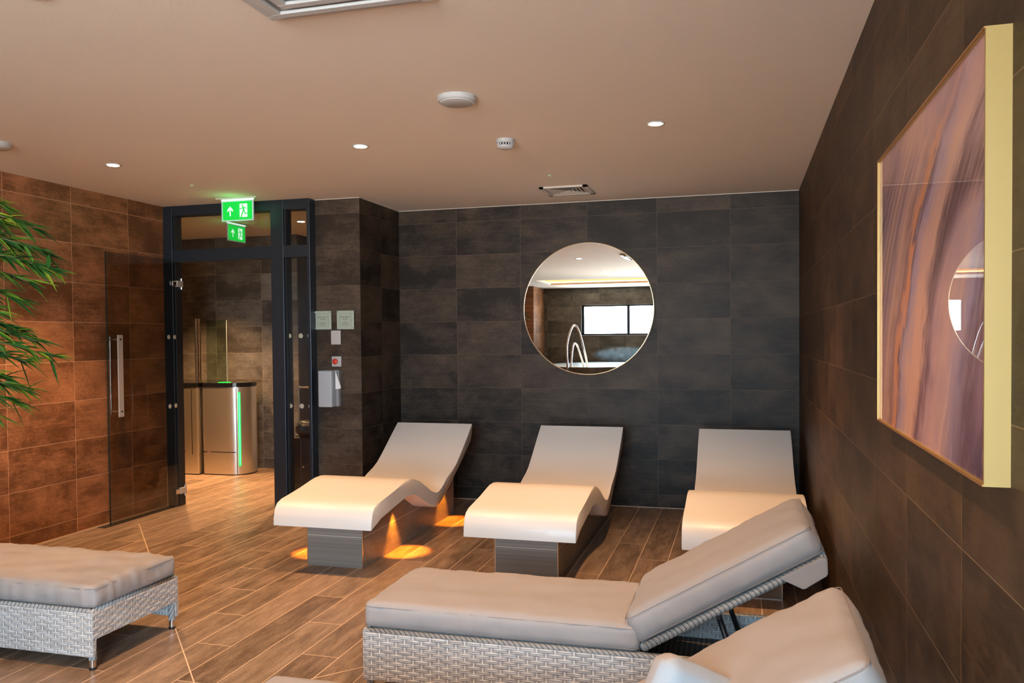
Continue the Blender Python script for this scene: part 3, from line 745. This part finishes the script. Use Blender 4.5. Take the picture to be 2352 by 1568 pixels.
# four-way ceiling vent
t = thing('air_vent', 'square louvred air vent in the ceiling near the back wall', 'vent', (-1.335, 6.46, H))
bm = B(); s = .19
for a, b in (((-s, -s), (s, -s + .035)), ((-s, s - .035), (s, s)), ((-s, -s), (-s + .035, s)), ((s - .035, -s), (s, s))): box(bm, (*a, -.012), (*b, 0))
new_obj('vent_frame', bm, m_vent, t)
bm = B()
for k in range(5):
    q = s - .04 - k * .03
    for sx in (-1, 1):
        prism(bm, [(sx * q, -.010), (sx * (q - .022), -.001), (sx * (q - .026), -.001), (sx * (q - .004), -.010)], -q, q, 'xzy')
        prism(bm, [(sx * q, -.010), (sx * (q - .022), -.001), (sx * (q - .026), -.001), (sx * (q - .004), -.010)], -q, q, 'yzx')
new_obj('vent_blade', bm, m_vent, t)
bm = B(); box(bm, (-s + .03, -s + .03, -.001), (s - .03, s - .03, 0)); new_obj('vent_dark_sheet', bm, m_dark, t)  # flat dark sheet stands in for the shade inside the vent
# large ceiling diffuser, corner at (-1.62, 2.64)
t = thing('ceiling_diffuser', 'large white stepped ceiling diffuser cut off at the top edge', 'diffuser', (-1.31, 2.33, H))
for k, (a, z) in enumerate(((.315, -.022), (.270, -.036), (.215, -.030), (.15, -.024))):
    bm = B(); b = a - .035
    for p, q in (((-a, -a), (a, -b)), ((-a, b), (a, a)), ((-a, -b), (-b, b)), ((b, -b), (a, b))): rbox(bm, (*p, z), (*q, z + .012 if k else 0), .003)
    new_obj('diffuser_ring', bm, m_white, t)
bm = B(); box(bm, (-.12, -.12, -.03), (.12, .12, -.02)); box(bm, (-.28, -.28, -.006), (.28, .28, 0)); new_obj('diffuser_plate', bm, m_white, t)
for x, y, lab in ((-3.996, 5.349, 'tiny green emergency light indicator near the exit sign'), (-1.336, 5.822, 'tiny green emergency light indicator near the air vent')):
    t = thing('emergency_light', lab, 'indicator light', (x, y, H)); bm = B(); lathe(bm, [(.016, 0), (.016, -.003), (.010, -.005)], (0, 0, 0), 20); new_obj('housing', bm, m_vent, t)
    bm = B(); lathe(bm, [(.005, -.004), (.005, -.007)], (0, 0, 0), 12); new_obj('lens', bm, m_led, t)
# cove strip in the rear tray
bm = B(); zc = H + .05
box(bm, (TX0 - .10, TY0 - .10, zc), (TX1 + .1, TY0 - .08, zc + .02)); box(bm, (TX0 - .10, TY0 - .1, zc), (TX0 - .08, TY1 + .1, zc + .02)); box(bm, (TX0 - .10, TY1 + .08, zc), (TX1 + .1, TY1 + .1, zc + .02)); box(bm, (TX1 + .08, TY0 - .1, zc), (TX1 + .1, TY1 + .1, zc + .02))
tag(new_obj('cove_light', bm, m_cove), 'warm light strip in the recessed ceiling tray, seen in the mirror', 'light strip')

# ================================================================== exit signs
def flat(bm, pts, y, s=1):
    f = [bm.verts.new((x * s, y, z)) for x, z in pts]; bm.faces.new(f)
def exit_sign(loc, rz, label, w_=0.30, h_=0.168):
    t = thing('exit_sign', label, 'exit sign', loc, rz)
    bm = B(); rbox(bm, (-w_ / 2 - .045, -.022, -.012), (w_ / 2 + .035, .022, 0), .003); new_obj('mounting_plate', bm, m_vent, t)
    bm = B(); rbox(bm, (-w_ / 2, -.008, -.026), (w_ / 2, .008, -.010), .002); new_obj('light_bar', bm, m_signw, t)
    bm = B(); box(bm, (-w_ / 2, -.0045, -.026 - h_), (w_ / 2, .0045, -.024)); pn = new_obj('sign_panel', bm, m_signedge, t)
    z1_ = -.034; z0_ = -.026 - h_ + .010; hw = w_ / 2 - .012
    for s in (1, -1):
        y = -s * .0050
        bm = B(); box(bm, (-hw, min(y, 0), z0_), (hw, max(y, 0), z1_)); q = new_obj('green_face', bm, m_green, pn)
        hh = z1_ - z0_; zc_ = (z0_ + z1_) / 2; y2 = -s * .0058; y3 = -s * .0064
        bm = B()  # arrow: chevron head and shaft
        ax = -.068 * 1
        A = [(-.006, -.055), (.006, -.055), (.006, .012), (.028, -.012), (.028, .012), (0, .048), (-.028, .012), (-.028, -.012), (-.006, .012)]
        flat(bm, [(ax + p[0] * .95, zc_ + p[1] * .78) for p in A], y2); new_obj('arrow', bm, m_signw, pn)
        bm = B(); dx0, dx1 = .022, .094
        flat(bm, [(dx0, zc_ - .055), (dx1, zc_ - .055), (dx1, zc_ + .055), (dx0, zc_ + .055)], y2); new_obj('door_symbol', bm, m_signw, pn)
        bm = B(); cx = .055
        k = 12; flat(bm, [(cx - .006 + .0075 * cos(2 * pi * i / k), zc_ + .040 + .0075 * sin(2 * pi * i / k)) for i in range(k)], y3)
        flat(bm, [(cx - .006, zc_ + .029), (cx + .012, zc_ + .029), (cx + .012, zc_ - .004), (cx + .002, zc_ - .008), (cx - .004, zc_ + .006)], y3)     # torso
        flat(bm, [(cx + .010, zc_ + .029), (cx + .022, zc_ + .026), (cx + .034, zc_ + .010), (cx + .030, zc_ + .007), (cx + .020, zc_ + .020), (cx + .010, zc_ + .022)], y3)
        flat(bm, [(cx - .004, zc_ + .028), (cx - .012, zc_ + .010), (cx - .033, zc_ + .012), (cx - .033, zc_ + .017), (cx - .016, zc_ + .018), (cx - .010, zc_ + .029)], y3)
        flat(bm, [(cx - .004, zc_ + .000), (cx + .007, zc_ - .004), (cx - .006, zc_ - .030), (cx - .012, zc_ - .055), (cx - .024, zc_ - .055), (cx - .016, zc_ - .030)], y3)
        flat(bm, [(cx + .003, zc_ + .000), (cx + .013, zc_ - .002), (cx + .021, zc_ - .022), (cx + .044, zc_ - .022), (cx + .044, zc_ - .029), (cx + .014, zc_ - .030)], y3)
        new_obj('running_figure', bm, m_green, pn)
    bm = B(); cyl(bm, (w_ / 2 + .015, -.012, -.016), .004, .005, 10); new_obj('status_led', bm, m_led, t)
    l = bpy.data.lights.new('exit_sign_glow', 'POINT'); l.energy = 0.25; l.color = (.1, 1, .25); l.shadow_soft_size = .08
    o = bpy.data.objects.new('exit_sign_glow', l); C.objects.link(o); o.location = (loc[0], loc[1] - .10, loc[2] - .10)
    return t
exit_sign((-3.995, 5.93, H), 0, 'lit green exit sign hanging in front of the door screen')
exit_sign((-4.87, 7.20, H), radians(90), 'lit green exit sign hanging in the corridor beyond the transom')

# ================================================================== pier fittings
def text_mesh(name, s, size, loc, mat, parent, align='CENTER'):
    c = bpy.data.curves.new(name, 'FONT'); c.body = s; c.size = size; c.align_x = align; c.extrude = .0002
    o = bpy.data.objects.new(name, c); C.objects.link(o)
    dg = bpy.context.evaluated_depsgraph_get(); me = bpy.data.meshes.new_from_object(o.evaluated_get(dg))
    bpy.data.objects.remove(o); me.materials.clear(); me.materials.append(mat)
    for v in me.vertices: x, y, z = v.co; v.co = (x + loc[0], loc[1] - z, y + loc[2])
    q = bpy.data.objects.new(name, me); C.objects.link(q); q.parent = parent; return q
m_ng = plain('frosted_green_acrylic', (0.40, 0.47, 0.38), .3); m_ink = plain('sign_ink', (.06, .08, .07), .5)
for cx, lab, body in ((-3.392, 'square pale green emergency alarm notice, left of the pair on the pier', ('reset by pulling', 'the cord or ring', 'reception')), (-3.184, 'square pale green emergency alarm notice, right of the pair on the pier', ('press red', 'button to call', 'for assistance'))):
    t = thing('notice_plate', lab, 'sign', (cx, YC, 1.625)); hs = .078
    bm = B(); rbox(bm, (-hs, -.016, -hs), (hs, -.010, hs), .002); pn = new_obj('acrylic_plate', bm, m_ng, t)
    bm = B()
    for a, b in (((-.05, -.055), (.05, -.054)), ((-.05, .054), (.05, .055)), ((-.05, -.055), (-.049, .055)), ((.049, -.055), (.05, .055))): box(bm, (a[0], -.0168, a[1]), (b[0], -.016, b[1]))
    new_obj('printed_border', bm, m_ink, pn)
    text_mesh('lettering', 'EMERGENCY', .0165, (0, -.0162, .020), m_ink, pn); text_mesh('lettering', 'ALARM', .0165, (0, -.0162, .001), m_ink, pn)
    bm = B()
    for k, wl in enumerate((.022, .034, .030)): box(bm, (-wl, -.0165, -.020 - k * .011), (wl, -.016, -.0175 - k * .011))
    new_obj('small_print', bm, m_ink, pn)
    for sx in (-1, 1):
        for sz in (-1, 1):
            bm = B(); cyl(bm, (sx * (hs - .012), -.019, sz * (hs - .012)), .006, .019, 14, 'y'); new_obj('standoff', bm, m_steel, t)
t = thing('blank_plate', 'blank white switch plate below the two notices', 'switch plate', (-3.277, YC, 1.479)); bm = B(); rbox(bm, (-.044, -.012, -.059), (.044, 0, .059), .004); new_obj('plate', bm, m_white, t)
t = thing('call_button', 'white plate with red emergency button on the pier', 'button', (-3.274, YC, 1.278)); bm = B(); rbox(bm, (-.043, -.010, -.043), (.043, 0, .043), .003); pb = new_obj('plate', bm, m_white, t)
bm = B(); lathe(bm, [(.022, 0), (.024, .012), (.018, .018), (.008, .020)], (0, 0, 0), 28); bmesh.ops.transform(bm, matrix=Matrix.Translation((-.008, -.010, 0)) @ Matrix.Rotation(radians(90), 4, 'X'), verts=bm.verts); new_obj('red_button', bm, m_red, t, True)
t = thing('towel_dispenser', 'grey wall dispenser below the red button, white paper poking out', 'dispenser', (-3.318, YC, 1.052))
bm = B(); rbox(bm, (-.079, -.105, -.152), (.046, -.040, .152), .010, 4); hb = new_obj('cover', bm, m_grey, t, True); sharpen(hb, 40)
bm = B(); rbox(bm, (-.070, -.045, -.150), (.084, 0, .156), .006, 3); new_obj('back_housing', bm, plain('dispenser_side', (.22, .22, .235), .4), t)
bm = B(); prism(bm, [(.060, .150), (.108, .012), (.100, .000), (.060, -.002)], -.062, -.050, 'xzy'); new_obj('paper', bm, m_paper, t)
bm = B(); box(bm, (.064, -.048, -.145), (.068, -.044, 0.0)); new_obj('hinge_line', bm, m_white, t)

# ================================================================== turnstile cabinets in the corridor
def cabinet(t, x0, x1, y0, y1, rl, rr):
    def outline(o=0.0):
        P = []
        for (cx, cy, r, a0) in ((x1 - rr, y0 + rr, rr, -90), (x1 - rr, y1 - rr, rr, 0), (x0 + rl, y1 - rl, rl, 90), (x0 + rl, y0 + rl, rl, 180)):
            for i in range(9): a = radians(a0 + 90 * i / 8); P.append((cx + (r + o) * cos(a), cy + (r + o) * sin(a)))
        return P
    bm = B(); prism(bm, outline(-.004), .0, .012, 'xyz'); new_obj('kick_base', bm, m_black, t)
    bm = B(); prism(bm, outline(), .012, .955, 'xyz'); c = new_obj('cabinet_body', bm, m_bsteel, t, True); sharpen(c, 30)
    bm = B(); prism(bm, outline(.004), .958, 1.000, 'xyz'); bmesh.ops.bevel(bm, geom=[e for e in bm.edges if abs(e.verts[0].co.z - 1.0) < 1e-4 and abs(e.verts[1].co.z - 1.0) < 1e-4], offset=.008, segments=2, affect='EDGES')
    new_obj('black_top', bm, plain('gloss_black_top', (.010, .010, .012), .12), t); return c
t = thing('turnstile', 'wide stainless steel gate cabinet with vertical green light strip, beyond the door', 'turnstile', (-5.43, 7.68, 0))
c = cabinet(t, -.235, .265, 0, .42, .03, .19)
bm = B()
for a, b in ((-.232, -.175), (-.13, .18)): box(bm, (a, -.002, .248), (b, .001, .256))
new_obj('slot', bm, m_black, c)
bm = B(); box(bm, (.195, -.001, .02), (.199, .004, .95)); box(bm, (-.2345, -.002, .02), (-.227, .001, .95)); new_obj('panel_joint', bm, m_frame_s, c)
a = radians(-45)
def on(r, zz0, zz1, w2, mt, nm):
    cx, cy = .265 - .19, .19; nx, ny = cos(a), sin(a); tx, ty = -ny, nx
    bm = B(); P = [(cx + nx * .186 - tx * w2, cy + ny * .186 - ty * w2), (cx + nx * .186 + tx * w2, cy + ny * .186 + ty * w2), (cx + nx * r + tx * w2, cy + ny * r + ty * w2), (cx + nx * r - tx * w2, cy + ny * r - ty * w2)]
    prism(bm, P, zz0, zz1, 'xyz'); return new_obj(nm, bm, mt, t)
a = radians(-48)
on(.1935, .10, .90, .013, m_led, 'light_strip'); on(.195, .11, .89, .005, m_ledcore, 'light_strip')
bm = B(); box(bm, (-.08, .08, 1.0), (.03, .16, 1.004)); new_obj('top_indicator', bm, m_led, t)
bm = B(); box(bm, (-.235, .10, 1.0), (.018, .108, 1.68)); gp = new_obj('glass_wing', bm, glass('wing_glass', (.72, .80, .72), 1.0), t)
bm = B(); box(bm, (.018, .100, 1.0), (.026, .108, 1.68)); new_obj('glass_edge', bm, plain('wing_edge', (.26, .31, .29), .3), gp)
t = thing('turnstile', 'narrow stainless steel gate cabinet behind the open door edge, left one', 'turnstile', (-5.85, 7.64, 0))
c = cabinet(t, -.20, .165, 0, .42, .16, .02)
bm = B(); box(bm, (.085, -.002, .22), (.092, .001, .93)); box(bm, (-.06, -.002, .248), (.0, .001, .256)); new_obj('slot', bm, m_black, c)
for x, rr, mt in ((.115, .013, m_steel), (.155, .017, plain('bronzed_post', (.50, .30, .15), .25, 1.0))):
    bm = B(); cyl(bm, (x, .06, 1.0), rr, .70, 20); o = new_obj('post', bm, mt, t, True); sharpen(o)

# ================================================================== luggage
t = thing('suitcase', 'upright black suitcase with raised handle behind the side pane', 'suitcase', (-3.825, 6.80, 0))
bm = B(); rbox(bm, (-.18, -.12, .04), (.18, .12, .575), .035, 4); o = new_obj('case_shell', bm, plain('black_ballistic', (.012, .013, .016), .42), t, True); sharpen(o, 40)
bm = B(); tube(bm, [(x, -.118, z) for x, z in ((-.155, .07), (-.155, .545), (-.13, .56), (-.075, .56), (-.055, .545), (-.055, .07))], .004, 6); new_obj('zip', bm, plain('zip_grey', (.08, .08, .085), .3, .5), t)
bm = B(); tube(bm, smooth_path([(-.135, 0, .57), (-.135, 0, 1.0), (-.12, 0, 1.02), (.02, 0, 1.02), (.035, 0, 1.0), (.035, 0, .57)], 5), .008, 8); new_obj('telescopic_handle', bm, m_steel, t, True)
bm = B(); cyl(bm, (-.03, -.126, .30), .010, .006, 16, 'y'); new_obj('badge', bm, m_steel, t)
for x in (-.14, .14):
    bm = B(); cyl(bm, (x - .012, -.08, .024), .024, .024, 18, 'x'); cyl(bm, (x - .012, .08, .024), .024, .024, 18, 'x'); new_obj('wheel', bm, m_black, t)
bm = pad(.24, .16, .11, .045, .02, .02, .014, seed=11); bmesh.ops.transform(bm, matrix=Matrix.Translation((-3.955, 6.70, .586)), verts=bm.verts)
tag(new_obj('holdall', bm, plain('dark_nylon', (.025, .025, .03), .4), None, True), 'crumpled dark bag lying on top of the black suitcase', 'bag')

# ================================================================== bamboo
def plant():
    t = thing('bamboo_plant', 'artificial bamboo plant with green and yellow leaves at the left edge', 'plant', (-3.40, 2.60, 0))
    bm = B(); lathe(bm, [(.13, 0), (.16, .02), (.19, .36), (.195, .38), (.18, .38), (.175, .34)], (0, 0, 0), 40); new_obj('pot', bm, m_pot, t, True)
    rnd = random.Random(5)
    stems = [(-.04, .03, 2.2), (.05, -.02, 2.0), (.0, .07, 1.8), (-.06, -.05, 1.6)]
    for sx, sy, sh in stems:
        P = smooth_path([(sx, sy, .3), (sx * 1.4, sy * 1.3, sh * .5), (sx * 2.2, sy * 2, sh)], 6); bm = B(); tube(bm, P, .009, 8); new_obj('stem', bm, m_stem, t, True)
    # branches: start on a stem, end towards the room; local coordinates
    tips = [(.40, .34, 1.97), (.50, .36, 1.775), (.42, .36, 1.80), (.36, .34, 1.735), (.30, .34, 1.655), (.44, .36, 1.86), (.30, .34, 1.90), (.22, .33, 2.08), (.25, .30, 1.99),
            (.46, .36, 1.40), (.38, .36, 1.47), (.30, .34, 1.52), (.34, .34, 1.38), (.32, .36, 1.25), (.22, .33, 1.31), (.26, .34, 1.20), (.16, .33, 1.14), (.12, .32, 1.32), (.2, .3, 1.6)]
    ends = [((.06 + .02 * (i % 3), .10, z + .05), (x, y, z)) for i, (x, y, z) in enumerate(tips)]
    ends += [((-.1, 0, 1.9), (-.45, .1, 1.85)), ((-.1, 0, 1.6), (-.45, -.1, 1.55)), ((-.05, -.1, 1.8), (-.05, -.45, 1.8)), ((-.05, .1, 1.9), (-.1, .45, 1.95)), ((-.05, .1, 1.4), (-.15, .45, 1.4)), ((-.1, -.05, 2.1), (-.3, -.2, 2.2)), ((.0, .0, 2.1), (.12, .05, 2.3))]
    for k, (a, b) in enumerate(ends):
        a = Vector(a); b = Vector(b); L = (b - a).length; mid = (a + b) / 2 + Vector((0, 0, .05 * L / .5))
        P = smooth_path([a, mid, b], 8); bm = B(); tube(bm, P, .0035, 6); br = new_obj('branch', bm, m_stem, t, True)
        bm = B(); n = int(24 + L * 75)
        for i in range(n):
            f = .10 + .90 * (i + rnd.random()) / n; p = P[min(int(f * (len(P) - 1)), len(P) - 1)]
            d = (b - a).normalized(); d = (d + Vector((rnd.gauss(0, .33), rnd.gauss(0, .33), rnd.gauss(-.10, .30)))).normalized()
            ll = rnd.uniform(.07, .135); ww = rnd.uniform(.0078, .0118)
            sd = d.cross(Vector((rnd.gauss(0, .3), rnd.gauss(0, .3), 1))).normalized(); up = sd.cross(d)
            prev = None; pts = []
            for j in range(7):
                q = j / 6; wdt = ww * (sin(pi * min(1, q * .85 + .12)) ** .8) * (1 - q ** 4)
                c_ = p + d * ll * q - Vector((0, 0, 1)) * (.03 * q * q) * ll / .12
                pts.append((bm.verts.new(c_ - sd * wdt + up * .0008), bm.verts.new(c_ - up * wdt * .35), bm.verts.new(c_ + sd * wdt + up * .0008)))
            for A_, B_ in zip(pts, pts[1:]):
                bm.faces.new((A_[0], A_[1], B_[1], B_[0])); bm.faces.new((A_[1], A_[2], B_[2], B_[1]))
        new_obj('foliage', bm, m_leaf, br, True, recalc=False)
plant()

# ================================================================== plunge pool zone seen in the mirror
t = thing('plunge_pool', 'raised round pool full of white foaming water, seen in the mirror', 'pool', (-2.60, -1.85, 0))
def ell(rx, ry, z0, z1, m, nm, inner=None):
    bm = B(); n = 72; P = [(rx * cos(2 * pi * i / n), ry * sin(2 * pi * i / n)) for i in range(n)]
    if inner is None: prism(bm, P, z0, z1, 'xyz')
    else:
        Q = [(p[0] * inner, p[1] * inner) for p in P]
        V = [[bm.verts.new((*p, z)) for p in PP] for PP, z in ((P, z0), (P, z1), (Q, z1), (Q, z0))]
        for k in range(4):
            A_, B_ = V[k], V[(k + 1) % 4]
            for i in range(n): bm.faces.new((A_[i], A_[(i + 1) % n], B_[(i + 1) % n], B_[i]))
    return new_obj(nm, bm, m, t)
ell(1.10, 2.05, 0, .985, m_rear, 'pool_wall', .95); ell(1.045, 1.95, .3, .975, m_water, 'water')
t2 = thing('pool_handrail', 'chrome handrails beside the foaming pool, seen in the mirror', 'handrail', (0, 0, 0))
bm = B(); tube(bm, smooth_path([(-2.86, .25, 0), (-2.88, .22, .9), (-2.90, .16, 1.38), (-2.82, .02, 1.70), (-2.74, -.10, 1.60), (-2.66, -.30, 1.15), (-2.64, -.36, .95)], 6), .019, 12); new_obj('tall_rail', bm, m_steel, t2, True)
bm = B(); tube(bm, smooth_path([(-2.83, .12, 0), (-2.85, .08, .9), (-2.84, -.05, 1.33), (-2.80, -.15, 1.38), (-2.74, -.28, 1.15), (-2.70, -.36, .95)], 6), .017, 12); new_obj('low_rail', bm, m_steel, t2, True)

bm = B(); bmesh.ops.create_icosphere(bm, subdivisions=3, radius=1.0)
bmesh.ops.transform(bm, matrix=Matrix.Translation((-2.2, -2.4, 1.16)) @ Matrix.Diagonal((.75, 1.2, .165, 1)), verts=bm.verts)
g = G('steam'); g.t.nodes.remove(g.b); pv = g.n('ShaderNodeVolumePrincipled'); n = g.noise(g.pos(), 5.5, 5, .6)
P = g.xyz(g.pos()); q = [g.math('DIVIDE', g.math('SUBTRACT', P[k], c_), r_) for k, c_, r_ in ((0, -2.2, .75), (1, -2.4, 1.2), (2, 1.16, .165))]
rr = g.math('ADD', g.math('ADD', g.math('MULTIPLY', q[0], q[0]), g.math('MULTIPLY', q[1], q[1])), g.math('MULTIPLY', q[2], q[2]))
g.put(pv.inputs['Density'], g.math('MULTIPLY', g.mapr(n, .50, .62, 0.0, 6.0), g.mapr(rr, .1, .95, 1.0, 0.0))); pv.inputs['Color'].default_value = (1, .97, .93, 1); g.t.links.new(pv.outputs[0], g.out.inputs['Volume'])
tag(new_obj('steam', bm, g.m), 'soft white steam drifting over the foaming pool, seen in the mirror', 'steam', kind='stuff')

# repeats of one kind share a group
for kind, grp in (('heated_lounger', 'heated loungers along the back wall'), ('sun_lounger', 'wicker sun loungers'), ('downlight', 'recessed ceiling downlights'),
                  ('exit_sign', 'hanging green exit signs'), ('notice_plate', 'emergency alarm notices on the pier'), ('turnstile', 'steel gate cabinets in the corridor'),
                  ('ceiling_speaker', 'white round ceiling discs'), ('emergency_light', 'tiny green ceiling indicators')):
    for o in bpy.data.objects:
        if o.parent is None and o.name.split('.')[0] == kind and 'label' in o: o['group'] = grp
